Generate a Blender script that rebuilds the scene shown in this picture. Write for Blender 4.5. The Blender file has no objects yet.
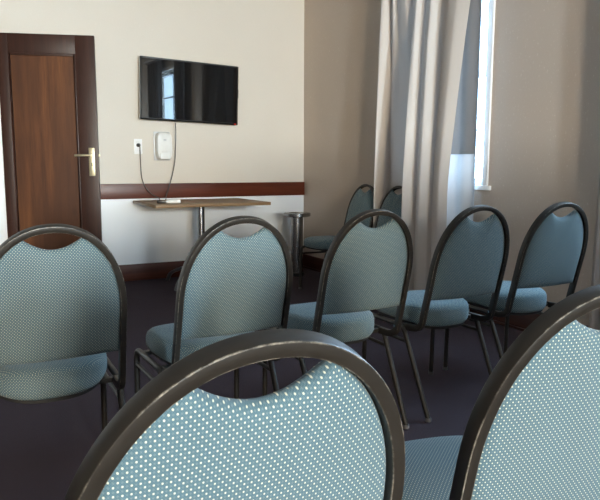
import bpy, bmesh, math, random
from mathutils import Vector, Matrix
random.seed(7)
PI = math.pi
S = bpy.context.scene
COL = S.collection

# ------------------------------------------------------------------ materials
class NT:
    def __init__(self, name):
        self.m = bpy.data.materials.new(name); self.m.use_nodes = True
        self.t = self.m.node_tree; self.n = self.t.nodes; self.l = self.t.links
        self.b = self.n['Principled BSDF']
    def node(self, kind, **kw):
        o = self.n.new(kind)
        for k, v in kw.items():
            if k.startswith('in_'):
                key = k[3:]
                o.inputs[int(key) if key.isdigit() else key.replace('_', ' ')].default_value = v
            else: setattr(o, k, v)
        return o
    def link(self, a, b): self.l.new(a, b)
    def math(self, op, a, b=None, clamp=False):
        o = self.n.new('ShaderNodeMath'); o.operation = op; o.use_clamp = clamp
        for i, v in enumerate((a, b)):
            if v is None: continue
            if isinstance(v, (int, float)): o.inputs[i].default_value = v
            else: self.link(v, o.inputs[i])
        return o.outputs[0]
    def mix(self, f, a, b):
        o = self.n.new('ShaderNodeMix'); o.data_type = 'RGBA'
        for s, v in ((o.inputs[0], f), (o.inputs[6], a), (o.inputs[7], b)):
            if isinstance(v, (int, float)): s.default_value = v
            elif isinstance(v, tuple): s.default_value = (*v, 1) if len(v) == 3 else v
            else: self.link(v, s)
        return o.outputs[2]
    def ramp(self, f, p0, p1, c0=(0, 0, 0), c1=(1, 1, 1)):
        o = self.n.new('ShaderNodeValToRGB')
        o.color_ramp.elements[0].position = p0; o.color_ramp.elements[0].color = (*c0, 1)
        o.color_ramp.elements[1].position = p1; o.color_ramp.elements[1].color = (*c1, 1)
        self.link(f, o.inputs[0]); return o.outputs[0]
    def coord(self, which='Object', scale=(1, 1, 1)):
        c = self.n.new('ShaderNodeTexCoord'); mp = self.n.new('ShaderNodeMapping')
        mp.inputs['Scale'].default_value = scale
        self.link(c.outputs[which], mp.inputs[0]); return mp.outputs[0]
    def noise(self, co, scale, detail=3, rough=.5):
        o = self.n.new('ShaderNodeTexNoise'); o.inputs['Scale'].default_value = scale
        o.inputs['Detail'].default_value = detail; o.inputs['Roughness'].default_value = rough
        self.link(co, o.inputs['Vector']); return o.outputs['Fac']
    def bump(self, h, strength, dist=.002):
        o = self.n.new('ShaderNodeBump'); o.inputs['Strength'].default_value = strength
        o.inputs['Distance'].default_value = dist
        self.link(h, o.inputs['Height']); self.link(o.outputs[0], self.b.inputs['Normal'])
    def set(self, color=None, rough=None, metal=None, **kw):
        if color is not None:
            if isinstance(color, tuple): self.b.inputs['Base Color'].default_value = (*color, 1)
            else: self.link(color, self.b.inputs['Base Color'])
        if rough is not None:
            if isinstance(rough, (int, float)): self.b.inputs['Roughness'].default_value = rough
            else: self.link(rough, self.b.inputs['Roughness'])
        if metal is not None: self.b.inputs['Metallic'].default_value = metal
        for k, v in kw.items(): self.b.inputs[k.replace('_', ' ')].default_value = v
        return self

def plain(name, c, r=.5, metal=0, var=.06, **kw):
    t = NT(name); n = t.noise(t.coord(), 30)
    t.set(t.mix(n, tuple(x * (1 - var) for x in c), tuple(x * (1 + var) for x in c)), r, metal, **kw)
    return t.m

def mat_wallpaper(name, lo, hi, amt):
    t = NT(name); co = t.coord()
    big = t.noise(co, 2.2, 2); fine = t.noise(co, 130, 4, .65); fleck = t.noise(t.coord(scale=(1, 1, .55)), 85, 2)
    c = t.mix(big, lo, hi)
    c = t.mix(t.math('MULTIPLY', t.ramp(fleck, .63, .72), amt), c, (.80, .77, .70))
    c = t.mix(t.math('MULTIPLY', t.ramp(fine, .35, .75), .12), c, (.42, .36, .29))
    t.set(c, .55); t.bump(t.math('ADD', fine, t.math('MULTIPLY', fleck, .6)), .35, .002)
    return t.m
def mat_paint():
    t = NT('white_wall_paint'); co = t.coord(); f = t.noise(co, 90, 4)
    t.set(t.mix(t.noise(co, 3), (.82, .85, .88), (.86, .89, .92)), .5); t.bump(f, .2, .0015)
    return t.m
def mat_wood(name, dark, light, axis, rough=.35, knots=False, scale=1.0):
    t = NT(name); sc = [14 * scale, 14 * scale, 14 * scale]; sc[axis] = .9 * scale
    co = t.coord(scale=tuple(sc)); g = t.noise(co, 1.6, 6, .6); f = t.noise(co, 9, 3)
    v = t.math('ADD', t.math('MULTIPLY', g, .75), t.math('MULTIPLY', f, .25))
    c = t.mix(t.ramp(v, .34, .68), dark, light)
    if knots:
        vo = t.node('ShaderNodeTexVoronoi'); vo.inputs['Scale'].default_value = 3.1
        t.link(t.coord(scale=(1.3, 1.3, .75)), vo.inputs['Vector'])
        k = t.ramp(vo.outputs['Distance'], .02, .11, (1, 1, 1), (0, 0, 0))
        c = t.mix(t.math('MULTIPLY', k, .7), c, tuple(x * .25 for x in dark))
        big = t.noise(t.coord(scale=(2.2, 2.2, .35)), 1.7, 2)
        c = t.mix(t.math('MULTIPLY', t.ramp(big, .45, .60), .75), c, tuple(x * .8 for x in dark))
    t.set(c, rough); t.b.inputs['Specular IOR Level'].default_value = .28; t.bump(f, .12, .001)
    return t.m
def mat_fabric():
    t = NT('dotted_teal_fabric')
    uv = t.n.new('ShaderNodeTexCoord').outputs['UV']
    sp = t.node('ShaderNodeSeparateXYZ'); t.link(uv, sp.inputs[0])
    u, v = sp.outputs[0], sp.outputs[1]
    cu = t.math('COSINE', t.math('MULTIPLY', u, 2 * PI / .0078))
    cv = t.math('COSINE', t.math('MULTIPLY', v, 2 * PI / .0090))
    p = t.math('MULTIPLY', cu, cv)                    # peaks on a staggered lattice
    q = t.math('MULTIPLY_ADD', p, .5); q.node.inputs[2].default_value = .5
    dot = t.ramp(q, .77, .965); anti = t.ramp(q, .02, .22, (1, 1, 1), (0, 0, 0))
    wu = t.math('SINE', t.math('MULTIPLY', u, 2 * PI / .0022))
    wv = t.math('SINE', t.math('MULTIPLY', v, 2 * PI / .0026))
    w = t.math('MULTIPLY_ADD', t.math('MULTIPLY', wu, wv), .5); w.node.inputs[2].default_value = .5
    nz = t.noise(uv, 260, 2)
    base = t.mix(w, (.033, .082, .112), (.086, .148, .182))
    base = t.mix(t.math('MULTIPLY', nz, .35), base, (.11, .17, .20))
    base = t.mix(t.math('MULTIPLY', anti, .35), base, (.22, .27, .27))
    c = t.mix(t.math('MULTIPLY', dot, .92), base, (.62, .61, .48))
    t.set(c, .82); t.b.inputs['Sheen Weight'].default_value = .12
    t.b.inputs['Specular IOR Level'].default_value = .25
    t.bump(t.math('ADD', dot, t.math('MULTIPLY', w, .5)), .35, .0008)
    return t.m
def mat_frame():
    t = NT('dark_powder_coated_steel'); co = t.coord()
    n = t.noise(co, 38, 4, .7); s = t.noise(t.coord(scale=(1, 1, 3)), 16, 5, .75)
    c = t.mix(n, (.011, .0088, .0065), (.022, .0175, .0135))
    c = t.mix(t.ramp(s, .70, .76), c, (.12, .105, .085))
    t.set(c, t.ramp(n, .2, .8, (.34,) * 3, (.48,) * 3)); t.b.inputs['Specular IOR Level'].default_value = .45
    return t.m
def mat_worn():
    t = NT('worn_steel_edge'); n = t.noise(t.coord(), 55, 5, .75); g = t.noise(t.coord(), 9, 2)
    w = t.ramp(t.math('ADD', t.math('MULTIPLY', n, .6), t.math('MULTIPLY', g, .4)), .49, .66)
    t.set(t.mix(w, (.020, .016, .012), (.26, .23, .19)), .38); return t.m
def mat_carpet():
    t = NT('dark_purple_carpet'); co = t.coord()
    f = t.noise(co, 260, 3, .7); g = t.noise(co, 5, 3)
    c = t.mix(f, (.029, .021, .027), (.080, .060, .074))
    c = t.mix(t.math('MULTIPLY', g, .4), c, (.042, .028, .026))
    t.set(c, .95); t.bump(f, .6, .004); t.b.inputs['Specular IOR Level'].default_value = .1
    return t.m
def mat_cloth(name, c, tr, var=.05):
    t = NT(name); co = t.coord(scale=(1, 1, .15)); n = t.noise(co, 120, 3)
    col = t.mix(n, tuple(x * (1 - var) for x in c), c)
    d = t.node('ShaderNodeBsdfDiffuse'); k = t.node('ShaderNodeBsdfTranslucent'); mx = t.node('ShaderNodeMixShader')
    mx.inputs[0].default_value = tr
    t.link(col, d.inputs[0]); t.link(col, k.inputs[0]); t.link(d.outputs[0], mx.inputs[1]); t.link(k.outputs[0], mx.inputs[2])
    t.link(mx.outputs[0], t.n['Material Output'].inputs[0]); return t.m
def mat_glass():
    t = NT('window_glass'); f = t.node('ShaderNodeLayerWeight'); f.inputs[0].default_value = .5
    a = t.node('ShaderNodeBsdfTransparent'); g = t.node('ShaderNodeBsdfGlossy'); g.inputs['Roughness'].default_value = .02
    a.inputs[0].default_value = (.93, .95, .95, 1)
    mx = t.node('ShaderNodeMixShader'); t.link(t.math('MULTIPLY_ADD', t.math('POWER', f.outputs['Facing'], 4), .6), mx.inputs[0]); mx.inputs[0].links[0].from_node.inputs[2].default_value = .04; t.link(a.outputs[0], mx.inputs[1]); t.link(g.outputs[0], mx.inputs[2])
    t.link(mx.outputs[0], t.n['Material Output'].inputs[0]); return t.m
def mat_emit(name, c, s):
    t = NT(name); e = t.node('ShaderNodeEmission'); e.inputs[0].default_value = (*c, 1); e.inputs[1].default_value = s
    t.link(e.outputs[0], t.n['Material Output'].inputs[0]); return t.m

M = dict(
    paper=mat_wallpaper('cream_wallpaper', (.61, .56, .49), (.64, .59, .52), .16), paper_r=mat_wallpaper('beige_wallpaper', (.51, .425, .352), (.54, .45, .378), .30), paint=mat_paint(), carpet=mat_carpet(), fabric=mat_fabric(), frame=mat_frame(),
    wallbrown=plain('brown_wall_paint', (.24, .19, .15), .7), worn=mat_worn(),
    rail=mat_wood('red_brown_rail_wood', (.062, .013, .006), (.120, .027, .011), 0, .35),
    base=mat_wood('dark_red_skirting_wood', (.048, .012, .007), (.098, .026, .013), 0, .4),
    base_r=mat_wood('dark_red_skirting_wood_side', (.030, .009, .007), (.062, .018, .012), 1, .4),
    stile=mat_wood('dark_mahogany', (.024, .009, .006), (.050, .018, .011), 2, .4),
    panel=mat_wood('brown_knotty_wood', (.060, .016, .003), (.155, .052, .012), 2, .5, knots=True, scale=.8),
    table=mat_wood('pale_brown_laminate', (.20, .12, .06), (.30, .19, .10), 0, .4),
    chrome=plain('brushed_steel', (.36, .36, .37), .25, 1, .03),
    darksteel=plain('dark_grey_steel', (.10, .10, .105), .35, .8),
    steel=plain('screw_steel', (.7, .7, .68), .25, 1),
    glide=plain('grey_plastic_glide', (.13, .125, .13), .5),
    board=plain('black_seat_board', (.012, .012, .013), .7),
    black=plain('black_plastic', (.010, .010, .011), .35),
    silver=plain('silver_plastic_edge', (.45, .44, .42), .35, .4),
    white=plain('white_plastic', (.74, .74, .72), .35),
    whitepaint=plain('white_gloss_paint', (.78, .78, .78), .3),
    greyplastic=plain('grey_clear_plastic', (.50, .51, .52), .3),
    cord=plain('dark_grey_cable', (.085, .075, .07), .5),
    brass=plain('pale_brass', (.60, .53, .36), .30, .75),
    ceiling=plain('ceiling_white', (.52, .51, .49), .8),
    curtain=mat_cloth('pale_curtain_cloth', (.60, .55, .515), .012),
    lining=mat_cloth('white_lining_cloth', (.66, .68, .72), .03),
    drape_shade=mat_cloth('grey_drape_shade', (.26, .255, .265), .01),
    glass=mat_glass(),
    fill_lamp=mat_emit('warm_fill_diffuser', (1, .80, .56), 1.0),
    led=mat_emit('red_standby_light', (1, .05, .02), 1.5),
)
# television screen: glossy black
t = NT('black_glossy_screen'); t.b.inputs['Specular IOR Level'].default_value = .62; t.set((.0035, .0035, .004), .02); t.b.inputs['Coat Weight'].default_value = .0
M['screen'] = t.m

# ------------------------------------------------------------------ mesh helpers
class MB:
    """collects shapes, then links them as ONE mesh object"""
    def __init__(self): self.v = []; self.f = []
    def add(self, v, f):
        o = len(self.v); self.v += [tuple(x) for x in v]; self.f += [tuple(i + o for i in q) for q in f]; return self
    def box(self, x0, x1, y0, y1, z0, z1):
        return self.add([(x0, y0, z0), (x1, y0, z0), (x1, y1, z0), (x0, y1, z0), (x0, y0, z1), (x1, y0, z1), (x1, y1, z1), (x0, y1, z1)],
                        [(0, 3, 2, 1), (4, 5, 6, 7), (0, 1, 5, 4), (1, 2, 6, 5), (2, 3, 7, 6), (3, 0, 4, 7)])
    def sweep(self, path, prof, n0, closed=False):
        """sweep a closed 2-D profile (a along n, b along T x n) along a path by parallel transport"""
        P = [Vector(p) for p in path]; N = len(P); k = len(prof); n = Vector(n0).normalized(); vs = []; prev = None
        for i in range(N):
            T = (P[min(i + 1, N - 1)] - P[max(i - 1, 0)]).normalized()
            if prev is not None:
                q = prev.rotation_difference(T); n = q @ n
            n = (n - T * n.dot(T)).normalized(); b = T.cross(n); prev = T
            vs += [P[i] + n * a + b * c for a, c in prof]
        fs = [(i * k + j, i * k + (j + 1) % k, (i + 1) * k + (j + 1) % k, (i + 1) * k + j) for i in range(N - 1) for j in range(k)]
        fs += [tuple(range(k - 1, -1, -1)), tuple((N - 1) * k + j for j in range(k))]
        return self.add(vs, fs)
    def tube(self, path, r, n=10, n0=(0, 0, 1.0)):
        T = (Vector(path[1]) - Vector(path[0])).normalized(); n0 = Vector(n0)
        if abs(T.dot(n0)) > .9: n0 = Vector((1, 0, 0))
        return self.sweep(path, [(r * math.cos(2 * PI * i / n), r * math.sin(2 * PI * i / n)) for i in range(n)], n0)
    def lathe(self, prof, cx, cy, n=40):
        vs = []; fs = []; k = len(prof)
        for i in range(n):
            a = 2 * PI * i / n
            vs += [(cx + r * math.cos(a), cy + r * math.sin(a), z) for r, z in prof]
        for i in range(n):
            for j in range(k - 1):
                fs.append((i * k + j, ((i + 1) % n) * k + j, ((i + 1) % n) * k + j + 1, i * k + j + 1))
        fs.append(tuple(i * k for i in range(n))[::-1]); fs.append(tuple(i * k + k - 1 for i in range(n)))
        return self.add(vs, fs)
    def rings(self, rings):
        """stack of loops with equal counts, capped by fans at the ends"""
        k = len(rings[0]); vs = [p for r in rings for p in r]; fs = []
        for i in range(len(rings) - 1):
            for j in range(k): fs.append((i * k + j, i * k + (j + 1) % k, (i + 1) * k + (j + 1) % k, (i + 1) * k + j))
        for e, r in ((0, rings[0]), (len(rings) - 1, rings[-1])):
            c = sum((Vector(p) for p in r), Vector()) / k; vs.append(tuple(c)); ci = len(vs) - 1
            for j in range(k): fs.append((e * k + j, e * k + (j + 1) % k, ci))
        return self.add(vs, fs)
    def mesh(self, name, mat, angle=35, bevel=0, uv=None, worn=0):
        me = bpy.data.meshes.new(name); me.from_pydata(self.v, [], self.f); me.update()
        bm = bmesh.new(); bm.from_mesh(me)
        bmesh.ops.remove_doubles(bm, verts=bm.verts, dist=1e-6)
        bmesh.ops.recalc_face_normals(bm, faces=bm.faces)
        if bevel: bmesh.ops.bevel(bm, geom=[e for e in bm.edges if e.calc_face_angle(0) > .6], offset=bevel, segments=2, profile=.6, affect='EDGES')
        if uv:
            L = bm.loops.layers.uv.new('UVMap')
            for f in bm.faces:
                for lp in f.loops: lp[L].uv = uv(lp.vert.co, f.normal)
        bm.to_mesh(me); bm.free()
        me.shade_smooth(); me.set_sharp_from_angle(angle=math.radians(angle))
        me.materials.append(M[mat] if isinstance(mat, str) else mat)
        if worn:                                  # the rounded corners of the square tube are rubbed
            me.materials.append(M['worn'])
            for p in me.polygons:
                if len(p.vertices) == 4 and min((me.vertices[p.vertices[i]].co - me.vertices[p.vertices[(i + 1) % 4]].co).length for i in range(4)) < .0020: p.material_index = 1
        return me
    def build(self, name, mat, parent=None, **kw):
        return link(name, self.mesh(name, mat, **kw), parent)
def link(name, me, parent=None):
    o = bpy.data.objects.new(name, me); COL.objects.link(o)
    if parent: o.parent = parent
    return o
def tag(o, label, cat, group=None):
    o['label'] = label; o['category'] = cat
    if group: o['group'] = group
    return o
def thing(name, loc, rz, label, cat, group=None):
    o = link(name, None); o.location = loc; o.rotation_euler.z = rz; o.empty_display_size = .1
    return tag(o, label, cat, group)
def struct(o): o['kind'] = 'structure'; return o
def dup(root, loc, rz, label, group):
    r = root.copy(); COL.objects.link(r); r.location = loc; r.rotation_euler.z = rz; r['label'] = label; r['group'] = group
    for ch in list(root.children):
        c = ch.copy(); COL.objects.link(c); c.parent = r
        for g in list(ch.children):
            d = g.copy(); COL.objects.link(d); d.parent = c
    return r
def fillet(P, r, n=7):
    P = [Vector(p) for p in P]; out = [P[0]]
    for i in range(1, len(P) - 1):
        a = (P[i - 1] - P[i]).normalized(); b = (P[i + 1] - P[i]).normalized()
        ang = a.angle(b); d = min(r / math.tan(ang / 2), .48 * (P[i - 1] - P[i]).length, .48 * (P[i + 1] - P[i]).length)
        p0 = P[i] + a * d; p1 = P[i] + b * d
        for k in range(n + 1):
            s = k / n; out.append(p0.lerp(P[i], s).lerp(P[i].lerp(p1, s), s))
    return out + [P[-1]]
def rrect(w, h, r, n=4):
    out = []
    for cx, cy, a0 in ((w / 2 - r, h / 2 - r, 0), (-w / 2 + r, h / 2 - r, 90), (-w / 2 + r, -h / 2 + r, 180), (w / 2 - r, -h / 2 + r, 270)):
        for i in range(n + 1):
            a = math.radians(a0 + 90 * i / n); out.append((cx + r * math.cos(a), cy + r * math.sin(a)))
    return out

# ------------------------------------------------------------------ the room
XL, XR, YF, YB, ZC = -2.3, 3.153, -8.0, 5.754, 2.75
TH = .18
struct(MB().box(XL - .3, XR + .3, YF - .3, YB + 1.6, -.1, 0).build('floor', 'carpet'))
struct(MB().box(XL - .3, XR + .3, YF - .3, YB + 1.6, ZC, ZC + .1).build('ceiling', 'ceiling'))
DX0, DX1, DZ = .40, 1.105, 2.03            # doorway
bw = MB()
bw.box(DX1, XR + TH, YB, YB + TH, .80, ZC); bw.box(DX0, DX1, YB, YB + TH, DZ, ZC)
struct(bw.build('wall_back', 'paper'))
bl = MB(); bl.box(DX1, XR + TH, YB, YB + TH, 0, .80); bl.box(XL - TH, DX0, YB, YB + TH, 0, ZC)
struct(bl.build('wall_back_lower', 'paint'))
struct(MB().box(XL - TH, XL, YF - TH, YB, 0, ZC).build('wall_left', 'wallbrown'))
# right wall with one window
WY0, WY1, WZ0, WZ1 = 3.235, 4.22, .905, 2.42
rw = MB(); rw.box(XR, XR + TH, YF - TH, .82, 0, ZC); rw.box(XR, XR + TH, 2.22, WY0, 0, ZC); rw.box(XR, XR + TH, .82, 2.22, 0, WZ0); rw.box(XR, XR + TH, .82, 2.22, WZ1, ZC); rw.box(XR, XR + TH, WY1, YB, 0, ZC)
rw.box(XR, XR + TH, WY0, WY1, 0, WZ0); rw.box(XR, XR + TH, WY0, WY1, WZ1, ZC)
VY0, VY1 = .82, 2.22
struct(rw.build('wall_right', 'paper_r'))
# rear wall with two narrow windows (behind the camera)
RW = [(-1.75, -.55), (.05, .68)]; RZ0, RZ1 = .95, 2.40
rr = MB(); xs = [XL - TH] + [x for w in RW for x in w] + [XR + TH]
for i in range(0, len(xs), 2): rr.box(xs[i], xs[i + 1], YF - TH, YF, 0, ZC)
for x0, x1 in RW: rr.box(x0, x1, YF - TH, YF, 0, RZ0); rr.box(x0, x1, YF - TH, YF, RZ1, ZC)
struct(rr.build('wall_rear', 'paper'))
# added half-height blocker, unseen behind the camera, shading the right chairs from rear windows
struct(MB().box(.93, XR, -.52, -.40, 0, 1.17).build('light_blocker', 'paint'))
# corridor beyond the doorway
co = MB(); y0, y1 = YB + TH, YB + 1.5
co.box(-.5, 2.1, y1, y1 + .1, 0, ZC); co.box(-.6, -.5, y0, y1 + .1, 0, ZC); co.box(2.1, 2.2, y0, y1 + .1, 0, ZC)
struct(co.build('wall_corridor', 'paint'))
# skirting and dado rail
def board(name, mat, x0, x1, y0, y1, h):
    b = MB(); b.box(x0, x1, y0, y1, 0, h)
    return struct(b.build(name, mat, bevel=.004))
board('baseboard_back', 'base', 1.135, XR, YB - .02, YB, .149)
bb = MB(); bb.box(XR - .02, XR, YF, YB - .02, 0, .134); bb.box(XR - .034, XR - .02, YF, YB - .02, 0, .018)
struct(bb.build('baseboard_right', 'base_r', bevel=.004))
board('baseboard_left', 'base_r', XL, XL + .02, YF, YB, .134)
r_ = MB(); r_.box(1.13, XR, YB - .022, YB, .738, .871); struct(r_.build('trim_1', 'rail', bevel=.004))

def window(name, axis, a0, a1, z0, z1, wall, out, mull, casing, sun=None):
    """axis: 'x' = opening runs along X in a wall at y=wall, 'y' = along Y in a wall at x=wall; out = outward sign"""
    def bx(m, p0, p1, d0, d1, q0, q1):
        e0, e1 = sorted((wall + out * d0, wall + out * d1))
        if axis == 'x': m.box(p0, p1, e0, e1, q0, q1)
        else: m.box(e0, e1, p0, p1, q0, q1)
    fr = MB(); w = .045
    bx(fr, a0, a0 + w, .07, .13, z0, z1); bx(fr, a1 - w, a1, .07, .13, z0, z1)
    bx(fr, a0 + w, a1 - w, .07, .13, z0, z0 + w); bx(fr, a0 + w, a1 - w, .07, .13, z1 - w, z1)
    zm = (z0 + z1) / 2; bx(fr, a0 + w, a1 - w, .075, .125, zm - .025, zm + .025)
    for i in range(1, mull):
        c = a0 + (a1 - a0) * i / mull; bx(fr, c - .012, c + .012, .085, .115, z0 + w, zm - .025); bx(fr, c - .012, c + .012, .085, .115, zm + .025, z1 - w)
    for q in (z0 + (zm - z0) / 2, zm + (z1 - zm) / 2): bx(fr, a0 + w, a1 - w, .085, .115, q - .011, q + .011)
    root = struct(fr.build(name, 'whitepaint', bevel=.003))
    p = MB(); bx(p, a0 + w, a1 - w, .098, .102, z0 + w, z1 - w); p.build('pane', 'glass', root)
    if casing:
        c = MB(); cw = .046
        bx(c, a0 - cw, a0, -.016, .0, z0, z1 + cw); bx(c, a1, a1 + cw, -.016, .0, z0, z1 + cw); bx(c, a0, a1, -.016, 0, z1, z1 + cw)
        c.build('casing', 'whitepaint', root, bevel=.004)
    s = MB(); bx(s, a0 - .075, a1 + .075, -.026, 0, z0 - .03, z0); bx(s, a0, a1, 0, .07, z0 - .012, z0)
    s.build('sill', 'whitepaint', root, bevel=.003)
    L = bpy.data.lights.new(name + '_portal', 'AREA'); L.shape = 'RECTANGLE'; L.size = a1 - a0; L.size_y = z1 - z0; L.cycles.is_portal = True
    o = bpy.data.objects.new(name + '_portal', L); COL.objects.link(o); zc = (z0 + z1) / 2
    if sun:
        L.cycles.is_portal = False; L.energy = sun[0]; L.color = sun[1]
    if axis == 'x': o.location = ((a0 + a1) / 2, wall + out * .16, zc); o.rotation_euler = (math.radians(90), 0, PI if out > 0 else 0)
    else: o.location = (wall + out * .16, (a0 + a1) / 2, zc); o.rotation_euler = (math.radians(90), 0, PI / 2 if out > 0 else -PI / 2)
    return root
window('window_1', 'y', WY0, WY1, WZ0, WZ1, XR, 1, 2, True)
window('window_4', 'y', VY0, VY1, WZ0, WZ1, XR, 1, 2, True)
SUN = [(1600, (1, .82, .60)), (1620, (.78, .91, 1))]
for i, (x0, x1) in enumerate(RW): window('window_%d' % (i + 2), 'x', x0, x1, RZ0, RZ1, YF, -1, 2, False, SUN[i])

# ------------------------------------------------------------------ the door, standing ajar
LW, LH, LT = .738, 2.062, .042
door = link('door_1', None); struct(door); door.location = (.392, YB - .006, 0); door.rotation_euler.z = math.radians(-19.4)
sl, sr, top, bot = .078, .150, .150, .22
def dbox(x0, x1, z0, z1, y0=-LT, y1=0): return MB().box(x0, x1, y0, y1, z0, z1)
dbox(0, sl, .008, LH).build('stile', 'stile', door, bevel=.003)
dbox(LW - sr, LW, .008, LH).build('stile', 'stile', door, bevel=.003)
dbox(sl, LW - sr, LH - top, LH).build('door_rail', 'stile', door, bevel=.002)
dbox(sl, LW - sr, .008, bot).build('door_rail', 'stile', door, bevel=.002)
dbox(sl - .004, LW - sr + .004, bot - .004, LH - top + .004, -LT + .013, -.013).build('door_panel', 'panel', door)
prof = [(-.009, -.004), (.009, -.004), (.009, .002), (.004, .007), (-.002, .010), (-.009, .010)]
m = MB(); y = -LT + .006
for x in (sl + .008, LW - sr - .008): m.box(x - .008, x + .008, y - .009, y + .008, bot, LH - top)
for z in (bot + .008, LH - top - .008): m.box(sl + .016, LW - sr - .016, y - .009, y + .008, z - .008, z + .008)
m.build('moulding', 'stile', door, bevel=.004)
hz, hx = 1.07, LW - .052
m = MB(); m.box(hx - .023, hx + .023, -LT - .006, -LT, hz - .125, hz + .105)
pl = m.build('handle_plate', 'brass', door, bevel=.006); pl['label'] = 'pale brass handle plate'
m = MB(); m.lathe([(.011, 0), (.011, .045)], 0, 0, 16)
v = [(x, -z, y) for x, y, z in m.v]; m.v = [(hx + a, -LT - .004 + b, hz + .042 + c) for a, b, c in v]
m.tube(fillet([(hx, -LT - .042, hz + .042), (hx - .07, -LT - .046, hz + .043), (hx - .128, -LT - .038, hz + .040)], .05), .0095, 12)
m.build('lever', 'brass', pl)
m = MB(); m.box(hx - .004, hx + .004, -LT - .0075, -LT - .005, hz - .045, hz - .018); m.build('keyhole', 'black', pl)
m = MB(); m.box(LW, LW + .012, -LT * .7, -LT * .35, hz + .03, hz + .056); m.build('latch_bolt', 'brass', door, bevel=.002)
df = MB(); f = .03
df.box(DX1 - .001, DX1 + .0, YB + .002, YB + TH, 0, DZ); df.box(DX0, DX0 + f, YB + .03, YB + TH, 0, DZ); df.box(DX1 - f, DX1, YB + .03, YB + TH, 0, DZ); df.box(DX0 + f, DX1 - f, YB + .03, YB + TH, DZ - f, DZ)
struct(df.build('trim_2', 'stile'))

# ------------------------------------------------------------------ chairs
W_, TB, HB, WB, WL, YFR, YR, NN, VS, WR = .197, .122, .396, .198, .202, .404, -.064, 2.13, .228, .196
HT, ZR, YBEND = .88, .362, .108
TW, TD = .0175, .027                      # hoop tube: width in the hoop plane, depth
TILT = math.atan2(TB, HT - HB)
PN = Vector((0, math.cos(TILT), math.sin(TILT)))          # forward normal of the back plane
def hoop_outer(N=30):
    pts = []; hs = HB + VS
    for i in range(14):
        k = i / 14; pts.append((WB + (W_ - WB) * math.sin(k * PI / 2), HB + (hs - HB) * k))
    for i in range(N + 1):
        a = PI / 2 * i / N; pts.append((W_ * math.cos(a) ** (2 / NN) if i < N else 0.0, hs + (HT - hs) * math.sin(a) ** (2 / NN)))
    return pts
def offset(pts, d):
    full = pts + [(-u, h) for u, h in pts[-2::-1]]; out = []
    for i in range(len(full)):
        a = full[max(i - 1, 0)]; b = full[min(i + 1, len(full) - 1)]
        tx, ty = b[0] - a[0], b[1] - a[1]; l = math.hypot(tx, ty) or 1
        out.append((full[i][0] - ty / l * d, full[i][1] + tx / l * d))
    return out
def on_back(u, h, d=0):
    return Vector((u, -TB * (h - HB) / (HT - HB), h)) + PN * d
outer = hoop_outer()
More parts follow.
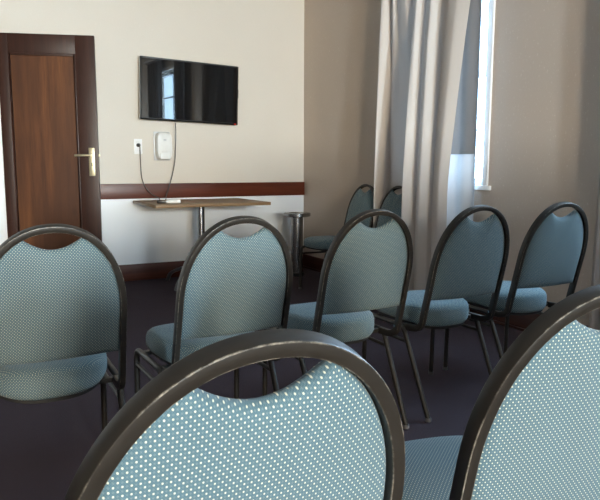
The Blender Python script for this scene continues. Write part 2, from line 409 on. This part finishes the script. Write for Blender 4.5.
def chair_meshes():
    R = {}
    c = offset(outer, TW / 2)                     # centre line, right side to left side
    path = [on_back(u, h) for u, h in c]
    def jay(s):
        x = s * (WB - TW / 2)
        return [Vector((s * .191, .115, .3615)), Vector((s * .191, .085, .362)), Vector((x, .052, .364)), Vector((x, .030, .369)), Vector((x, .014, .377)), Vector((x, .005, .387))]
    path = jay(1) + path + jay(-1)[::-1]
    m = MB(); m.sweep(path, rrect(TW, TD, .0016, 2), (-1, 0, 0)); R['back_frame'] = m.mesh('back_frame', 'frame', angle=40, worn=12)
    for s in (1, -1):
        for dx in (-1, 1):
            x = s * (WB - TW / 2) + dx * TW / 2
            R['bolt%d%d' % (s, dx)] = MB().tube([(x, .003, .405), (x + dx * .003, .003, .405)], .0042, 10).mesh('bolt', 'steel')
    # backrest pad: outline follows the inside of the hoop, with the scooped hand hole at the top
    inn = offset(outer, TW + .0008); half = [(u, h) for u, h in inn if u > 0 and h > .494]
    SW = .073; dip, tip = .811, .842
    out = [(u, h) for u, h in half if u > SW]
    side = [(out[0][0], .494)] + out
    tipu, tiph = side[-1]
    sc = [(tipu * math.cos(PI * i / 20), dip + (tiph - dip) * abs(math.cos(PI * i / 20)) ** 1.9) for i in range(1, 20)]
    loop = side + sc + [(-u, h) for u, h in side[::-1]]
    nb = 20; u0 = side[0][0]
    loop += [(-u0 + 2 * u0 * i / nb, .494 - .006 * math.sin(PI * i / nb)) for i in range(1, nb)]
    cu, ch = 0, .655
    def ring(s, d): return [on_back(cu + (u - cu) * s, ch + (h - ch) * s, d) for u, h in loop]
    m = MB(); m.rings([ring(.02, -.0165), ring(.4, -.016), ring(.7, -.0145), ring(.88, -.0115), ring(.955, -.0085), ring(.988, -.003), ring(1, .003),
                       ring(1, .006), ring(.985, .011), ring(.94, .018), ring(.84, .027), ring(.6, .035), ring(.02, .038)])
    R['backrest'] = m.mesh('backrest', 'fabric', angle=60, uv=lambda co, n: (co.x + .5, co.z))
    # seat
    def seat_loop(s, z, droop=0):
        o = []
        for i in range(64):
            a = 2 * PI * i / 64; ca, sa = math.cos(a), math.sin(a); e = 2 / 2.7
            yy = math.copysign(abs(sa) ** e, sa); xx = math.copysign(abs(ca) ** e, ca)
            y = .236 + .202 * s * yy; w = .187 + .017 * yy
            o.append((w * s * xx, y, z - droop * max(0, yy) ** 3 - (.024 * max(0, -yy) ** 2 if z < .41 else 0)))
        return o
    m = MB(); m.rings([seat_loop(.90, .3765), seat_loop(.965, .380), seat_loop(.992, .390), seat_loop(1, .405), seat_loop(.995, .420, .003), seat_loop(.97, .434, .006),
                       seat_loop(.92, .443, .008), seat_loop(.8, .449, .008), seat_loop(.55, .454, .004), seat_loop(.03, .456)])
    def suv(co, n):
        if abs(n.z) > .55: return (co.x + .5, co.y)
        if abs(n.y) > abs(n.x): return (co.x + .5, co.z)
        return (co.y, co.z)
    R['seat'] = m.mesh('seat', 'fabric', angle=70, uv=suv)
    m = MB(); m.rings([seat_loop(.90, .3655), seat_loop(.93, .3665), seat_loop(.93, .3765)]); R['seat_base'] = m.mesh('seat_base', 'board')
    r = .0108
    for s, nm in ((-1, 'l'), (1, 'r')):
        fr = fillet([(s * WL, YFR, .010), (s * WL, YFR - .008, ZR), (s * WL, .26, ZR)], .045)
        re = fillet([(s * WL, .26, ZR), (s * WL, YBEND, ZR), (s * WR, YR, .010)], .05)
        R['leg_f' + nm] = MB().tube(fr, r, 12).mesh('leg', 'frame'); R['leg_r' + nm] = MB().tube(re, r, 12, n0=(1, 0, 0)).mesh('leg', 'frame')
        k = (.302 - .01) / (ZR - .01); yr = YR + (YBEND - YR) * k - .004
        R['st_' + nm] = MB().tube([(s * WL, YFR - .006, .304), (s * WL, yr, .302)], .0078, 10).mesh('stretcher', 'frame')
        for q, (x, y) in (('f', (s * WL, YFR)), ('r', (s * WR, YR))):
            R['gl_' + q + nm] = MB().lathe([(.0115, 0), (.0135, .003), (.0128, .016)], x, y, 14).mesh('glide', 'glide')
    for q, y in (('f', .34), ('b', .13)):
        R['cb_' + q] = MB().box(-WL, WL, y - .012, y + .012, .352, .3655).mesh('crossbar', 'frame')
    return R
CM = chair_meshes()
def make_chair(loc, rz, label, group):
    t = thing('banquet_chair', loc, rz, label, 'chair', group)
    bf = link('back_frame', CM['back_frame'], t); [link('bolt', CM[k], bf) for k in CM if k.startswith('bolt')]
    for k in ('backrest', 'seat', 'seat_base'): link(k, CM[k], t)
    for nm in 'lr':
        for q in 'fr':
            lg = link('leg', CM['leg_' + q + nm], t); link('glide', CM['gl_' + q + nm], lg)
        link('stretcher', CM['st_' + nm], t)
    for q in 'fb': link('crossbar', CM['cb_' + q], t)
    return t
GR, GF, GW = 'banquet chairs in the middle row', 'banquet chairs in the nearest row', 'banquet chairs against the window wall'
chairs = [
    (.228, 1.899, -.02, 'teal dotted banquet chair directly in front of the wooden door, left end of its row', GR),
    (.779, 1.928, .026, 'grey-green dotted banquet chair directly in front of the brown pedestal table', GR),
    (1.337, 2.007, .006, 'blue banquet chair overlapping the two dark far chairs, middle of its row', GR),
    (1.852, 2.019, -.007, 'blue banquet chair in front of the pale curtain, below the window sill end', GR),
    (2.358, 2.034, -.037, 'blue banquet chair before the bare right wall, right end of its row', GR),
    (.249, .644, .007, 'nearest banquet chair with scuffed dark hoop, at the bottom centre of the photo', GF),
    (.800, .653, -.18, 'pale teal dotted banquet chair cut off at the bottom right corner, its seat showing', GF),
    (2.948, 4.495, PI / 2, 'dark green far banquet chair beside the steel pedestal bin, seat facing left', GW),
    (2.948, 4.035, PI / 2, 'dark green far banquet chair half hidden in the pale curtain', GW),
]
proto = None
for x, y, a, lb, g in chairs:
    if proto is None: proto = make_chair((x, y, 0), a, lb, g)
    else: dup(proto, (x, y, 0), a, lb, g)

# ------------------------------------------------------------------ table, bin
tx0, tx1, ty0, ty1, tz = 1.390, 2.385, 4.93, 5.655, .727
tc = ((tx0 + tx1) / 2, (ty0 + ty1) / 2)
tb = thing('pedestal_table', (tc[0], tc[1], 0), 0, 'brown rectangular pedestal table standing by the back wall under the television', 'table')
hw, hd = (tx1 - tx0) / 2, (ty1 - ty0) / 2
MB().box(-hw, hw, -hd, hd, tz - .026, tz).build('tabletop', 'table', tb, bevel=.004)
MB().lathe([(.031, .05), (.031, tz - .04), (.09, tz - .034), (.09, tz - .026)], 0, 0, 28).build('column', 'chrome', tb)
MB().lathe([(.045, .06), (.05, .075), (.05, .13), (.033, .14)], 0, 0, 28).build('collar', 'darksteel', tb)
for k in range(4):
    a = math.radians(126 + 90 * k); d = Vector((math.cos(a), math.sin(a), 0))
    pth = fillet([d * .04 + Vector((0, 0, .115)), d * .20 + Vector((0, 0, .135)), d * .345 + Vector((0, 0, .075)), d * .375 + Vector((0, 0, .004))], .12)
    MB().sweep(pth, rrect(.026, .034, .006, 3), (0, 0, 1)).build('leg', 'darksteel', tb)
bn = thing('pedestal_bin', (2.834, 5.30, 0), 0, 'brushed steel pedestal bin with a wide round top, standing in the far corner', 'bin')
MB().lathe([(.058, .03), (.058, .57)], 0, 0, 40).build('body', 'chrome', bn)
MB().lathe([(.062, 0), (.064, .004), (.064, .030), (.060, .034)], 0, 0, 40).build('base_ring', 'black', bn)
MB().lathe([(.058, .556), (.112, .560), (.127, .568), (.127, .592), (.122, .597), (.075, .597), (.055, .580), (.02, .577)], 0, 0, 48).build('top_tray', 'chrome', bn)

# ------------------------------------------------------------------ television
tv = thing('television', (1.944, 5.664, 1.688), math.radians(1), 'black flat television mounted on the back wall above the table', 'television')
tv.rotation_euler.x = math.radians(.3); tv.rotation_euler.y = math.radians(1.5)
w, h = .461, .2665
m = MB(); m.box(-w, w, .004, .038, -h, h); m.build('housing', 'silver', tv, bevel=.003)
m = MB(); b = .012
m.box(-w, -w + b, -.004, .006, -h, h); m.box(w - b, w, -.004, .006, -h, h); m.box(-w + b, w - b, -.004, .006, -h, -h + b * 1.3); m.box(-w + b, w - b, -.004, .006, h - b, h)
m.build('bezel', 'black', tv, bevel=.002)
MB().box(-w + b, w - b, -.001, .004, -h + b * 1.3, h - b).build('screen', 'screen', tv)
MB().box(w - .035, w - .020, -.006, -.003, -h + .004, -h + .010).build('standby_light', 'led', tv)
MB().box(w - .02, w + .012, .010, .034, -.02, .065).build('side_control', 'black', tv, bevel=.008)
m = MB(); m.box(-.16, .16, .038, .052, -.12, .12); m.box(-.05, .05, .05, .085, -.05, .05); m.build('wall_bracket', 'darksteel', tv)

# ------------------------------------------------------------------ small things on the wall and table
ds = thing('soap_dispenser', (1.694, YB, 1.205), 0, 'white plastic dispenser fixed to the back wall under the television', 'dispenser')
m = MB(); prof = []
def dloop(s, d, tp=0): return [(.070 * s * math.copysign(abs(math.cos(a)) ** .45, math.cos(a)), -d, .122 * s * math.copysign(abs(math.sin(a)) ** .45, math.sin(a)) + tp) for a in [2 * PI * i / 48 for i in range(48)]]
m.rings([dloop(1, .0), dloop(1, .06), dloop(.97, .082), dloop(.9, .092), dloop(.1, .094)]); m.build('body', 'white', ds, angle=50)
m = MB(); m.add(*((lambda L: ([p for p in L], [tuple(range(len(L)))]))([(-.078, -.004, -.128), (.074, -.004, -.128), (.074, -.004, .126), (-.078, -.004, .126)])))
m = MB(); m.box(-.080, .072, -.012, 0, -.128, .128); m.build('back_plate', 'greyplastic', ds, bevel=.006)
m = MB(); m.box(-.012, .012, -.097, -.09, .045, .06); m.build('sight_window', 'greyplastic', ds, bevel=.002)
m = MB(); m.box(-.045, .045, -.10, -.085, -.118, -.06); m.build('push_lever', 'white', ds, bevel=.005)
ol = thing('wall_outlet', (1.476, YB, 1.198), 0, 'white wall socket plate left of the dispenser with a dark plug in it', 'outlet')
MB().box(-.036, .036, -.009, 0, -.066, .066).build('plate', 'whitepaint', ol, bevel=.003)
MB().box(-.020, .020, -.011, -.008, -.002, .05).build('socket', 'white', ol, bevel=.001)
def curve_pts(P, n=10):
    P = [Vector(p) for p in P]; out = []
    for i in range(len(P) - 1):
        p0, p1, p2, p3 = P[max(i - 1, 0)], P[i], P[i + 1], P[min(i + 2, len(P) - 1)]
        for k in range(n):
            t = k / n; out.append(.5 * ((2 * p1) + (p2 - p0) * t + (2 * p0 - 5 * p1 + 4 * p2 - p3) * t * t + (3 * p1 - p0 - 3 * p2 + p3) * t ** 3))
    return out + [P[-1]]
zt = tz
ax, ay = 1.535, 5.13
ad = thing('power_adapter', (ax, ay, zt), math.radians(-20), 'small white and black adapter on the table with dark cords hanging from television and socket', 'adapter')
MB().box(.0, .115, -.03, .03, .0005, .030).build('body', 'white', ad, bevel=.008)
MB().box(-.075, .0, -.025, .025, .0005, .024).build('connector', 'black', ad, bevel=.006)
iv = (Matrix.Translation((ax, ay, zt)) @ Matrix.Rotation(math.radians(-20), 4, 'Z')).inverted()
pts = [(1.478, YB - .045, 1.212), (1.480, YB - .050, 1.19), (1.487, YB - .034, 1.05), (1.492, YB - .036, .93), (1.515, YB - .05, .85), (1.555, YB - .09, .785), (1.60, YB - .20, zt + .018), (ax - .04, ay + .12, zt + .006), (ax - .055, ay + .03, zt + .010)]
m = MB(); m.tube([tuple(iv @ p) for p in curve_pts(pts)], .0038, 8); c1 = m.build('cord', 'cord', ad)
m = MB(); m.lathe([(.017, 0), (.017, .022), (.009, .036)], 0, 0, 16)
m.v = [tuple(iv @ Vector((x + 1.476, YB - .011 - z, y + 1.21))) for x, y, z in m.v]; m.build('plug', 'black', c1)
c2p = [(1.800, YB - .075, 1.412), (1.800, YB - .08, 1.33), (1.797, YB - .07, 1.2), (1.792, YB - .06, 1.08), (1.765, YB - .06, .95), (1.725, YB - .08, .84), (1.68, YB - .14, .765), (1.64, YB - .25, zt + .010), (ax - .02, ay + .10, zt + .006), (ax - .035, ay + .03, zt + .010)]
m = MB(); m.tube([tuple(iv @ p) for p in curve_pts(c2p)], .0038, 8); m.build('cord', 'cord', ad)

# ------------------------------------------------------------------ curtains
low = [(3.128, 4.300), (3.122, 4.2735), (2.990, 4.2690), (2.990, 4.2600), (3.118, 4.2560), (3.124, 4.20), (3.112, 4.10), (3.124, 4.00), (3.112, 3.90), (3.095, 3.81),
       (2.895, 3.785), (2.93, 3.755), (2.985, 3.73), (2.95, 3.69), (2.925, 3.63), (2.96, 3.575), (2.99, 3.555), (2.945, 3.50), (2.93, 3.43), (2.965, 3.375)]
high = [(3.07, 4.295), (3.065, 4.275), (3.01, 4.26), (3.02, 4.23), (3.07, 4.19), (3.02, 4.13), (3.05, 4.10), (3.01, 4.04), (3.0, 3.97), (3.05, 3.93),
        (3.03, 3.86), (2.99, 3.80), (3.04, 3.745), (3.02, 3.70), (2.99, 3.63), (3.04, 3.575), (3.03, 3.52), (2.99, 3.44), (2.985, 3.34), (3.02, 3.235)]
def cr(P, n=10, k=.35):
    P = [Vector((*p, 0)) for p in P]; out = []
    for i in range(len(P) - 1):
        p0, p1, p2, p3 = P[max(i - 1, 0)], P[i], P[i + 1], P[min(i + 2, len(P) - 1)]
        m1, m2 = (p2 - p0) * k, (p3 - p1) * k
        for j in range(n):
            t = j / n; out.append(p1 * (2 * t**3 - 3 * t**2 + 1) + m1 * (t**3 - 2 * t**2 + t) + p2 * (3 * t**2 - 2 * t**3) + m2 * (t**3 - t**2))
    return out + [P[-1]]
LO, HI = cr(low), cr(high)
def sheet(name, fn, ncol, zs, mat, th):
    v = []; f = []; nr = len(zs)
    for i in range(ncol):
        for z in zs: v.append((*fn(i, z), z))
    for i in range(ncol - 1):
        for j in range(nr - 1): f.append((i * nr + j, (i + 1) * nr + j, (i + 1) * nr + j + 1, i * nr + j + 1))
    me = bpy.data.meshes.new(name); me.from_pydata(v, [], f); me.shade_smooth(); me.materials.append(M[mat])
    o = link(name, me)
    if th: md = o.modifiers.new('cloth_thickness', 'SOLIDIFY'); md.thickness = th; md.offset = 0
    return o
def cfn(i, z):
    t = min(1, max(0, (z - .90) / 1.5)); t = t ** 1.15
    p = LO[i].lerp(HI[i], t)
    top = min(1, max(0, (z - 1.9) / .7)); 
    return (p.x + (3.045 - p.x) * .25 * top, p.y)
zs = [.012 + (2.585 - .012) * i / 46 for i in range(47)]
tag(sheet('curtain', cfn, len(LO), zs, 'curtain', 0), 'long pale pleated curtain covering the window on the right wall', 'curtain')
def lfn(i, z):
    s = i / 40; return (3.099 + .010 * math.sin(s * 14) - .008 * s, 3.252 + .34 * s + .012 * (1 - z / 2.6) * (1 - s))
tag(sheet('lining_curtain', lfn, 41, [.012 + (2.585 - .012) * i / 20 for i in range(21)], 'lining', 0), 'thin white lining curtain showing beside the bright window edge', 'curtain')
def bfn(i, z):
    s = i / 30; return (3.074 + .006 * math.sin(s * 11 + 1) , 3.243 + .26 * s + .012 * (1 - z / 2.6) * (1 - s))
tag(sheet('drape_shade_panel', bfn, 31, [1.115 + (2.585 - 1.115) * i / 14 for i in range(15)], 'drape_shade', 0), 'grey sheet standing for the shade on the drape between the pale curtain and the bright window edge', 'curtain')  # grey sheet stands in for the shaded upper part of the drape
def c2fn(y0, y1):
    def fn(i, z):
        s = i / 60; return (3.085 + .028 * math.sin(s * 31 + .4 * z), y0 + (y1 - y0) * s + .006 * math.sin(z * 3 + s * 9))
    return fn
zs2 = [.012 + (2.585 - .012) * i / 20 for i in range(21)]
tag(sheet('curtain', c2fn(2.310, 2.06), 61, zs2, 'curtain', 0), 'pale curtain at the right edge of the photo beside the bare wall', 'curtain')
tag(sheet('curtain', c2fn(1.40, .78), 61, zs2, 'curtain', 0), 'pale curtain on the near side of the second window, outside the photo', 'curtain')
tk = thing('curtain_track', (3.06, 3.76, 2.59), 0, 'white curtain track above the window on the right wall', 'curtain track', 'curtain tracks')
MB().box(-.06, .065, -.80, .80, 0, .03).build('rail', 'whitepaint', tk, bevel=.003)
m = MB()
for y in (-.5, 0, .5): m.box(.06, XR - 3.06, y - .02, y + .02, 0, .03)
m.build('bracket', 'whitepaint', tk)
dup(tk, (3.06, 1.62, 2.59), 0, 'white curtain track above the second window on the right wall', 'curtain tracks')

# ------------------------------------------------------------------ added fill light and daylight
def fill_lamp(x, y, w, d, power, col, label):
    t = thing('fill_light', (x, y, ZC), 0, label, 'ceiling light', 'fill lights')  # added fill light, no such ceiling light is known here
    m = MB(); hw, hd = w / 2, d / 2
    m.box(-hw - .03, hw + .03, -hd - .03, hd + .03, -.045, 0); m.build('housing', 'whitepaint', t, bevel=.004)
    mt = mat_emit('fill_diffuser', col, power / (w * d * PI))
    MB().box(-hw, hw, -hd, hd, -.052, -.0452).build('fill_diffuser_face', mt, t)
fill_lamp(.4, -3.2, .6, .6, 12, (1, .92, .78), 'added square fill light, unseen in the rear half of the room')  # added fill light out of view, no such lamp is known here

wd = bpy.data.worlds.new('daylight'); S.world = wd; wd.use_nodes = True
n = wd.node_tree.nodes; l = wd.node_tree.links; bg = n['Background']
tc_ = n.new('ShaderNodeTexCoord'); sp = n.new('ShaderNodeSeparateXYZ'); l.new(tc_.outputs['Generated'], sp.inputs[0])
def wm(op, a, b):
    o = n.new('ShaderNodeMath'); o.operation = op
    for i, v in enumerate((a, b)):
        if isinstance(v, (int, float)): o.inputs[i].default_value = v
        else: l.new(v, o.inputs[i])
    return o.outputs[0]
bg.inputs[1].default_value = 34
bg.inputs[0].default_value = (.50, .74, 1.0, 1)

# ------------------------------------------------------------------ camera
cam = bpy.data.cameras.new('camera'); co_ = bpy.data.objects.new('camera', cam); COL.objects.link(co_)
cam.sensor_width = 36; cam.lens = 641.89 / 600 * 36; cam.clip_start = .02
Rm = Matrix.Rotation(-math.radians(28.4116), 4, 'Z') @ Matrix.Rotation(math.radians(90 - 7.513), 4, 'X') @ Matrix.Rotation(math.radians(.157), 4, 'Z')
co_.matrix_world = Matrix.Translation((0, 0, 1.0366)) @ Rm
S.camera = co_

S.view_settings.view_transform = 'Standard'; S.view_settings.look = 'None'; S.view_settings.gamma = 1; S.view_settings.use_curve_mapping = False
S.view_settings.exposure = 0
S.cycles.max_bounces = 8; S.cycles.diffuse_bounces = 5; S.cycles.transparent_max_bounces = 8
S.cycles.caustics_reflective = False; S.cycles.caustics_refractive = False
S.cycles.sample_clamp_indirect = 8
S.cycles.use_denoising = True
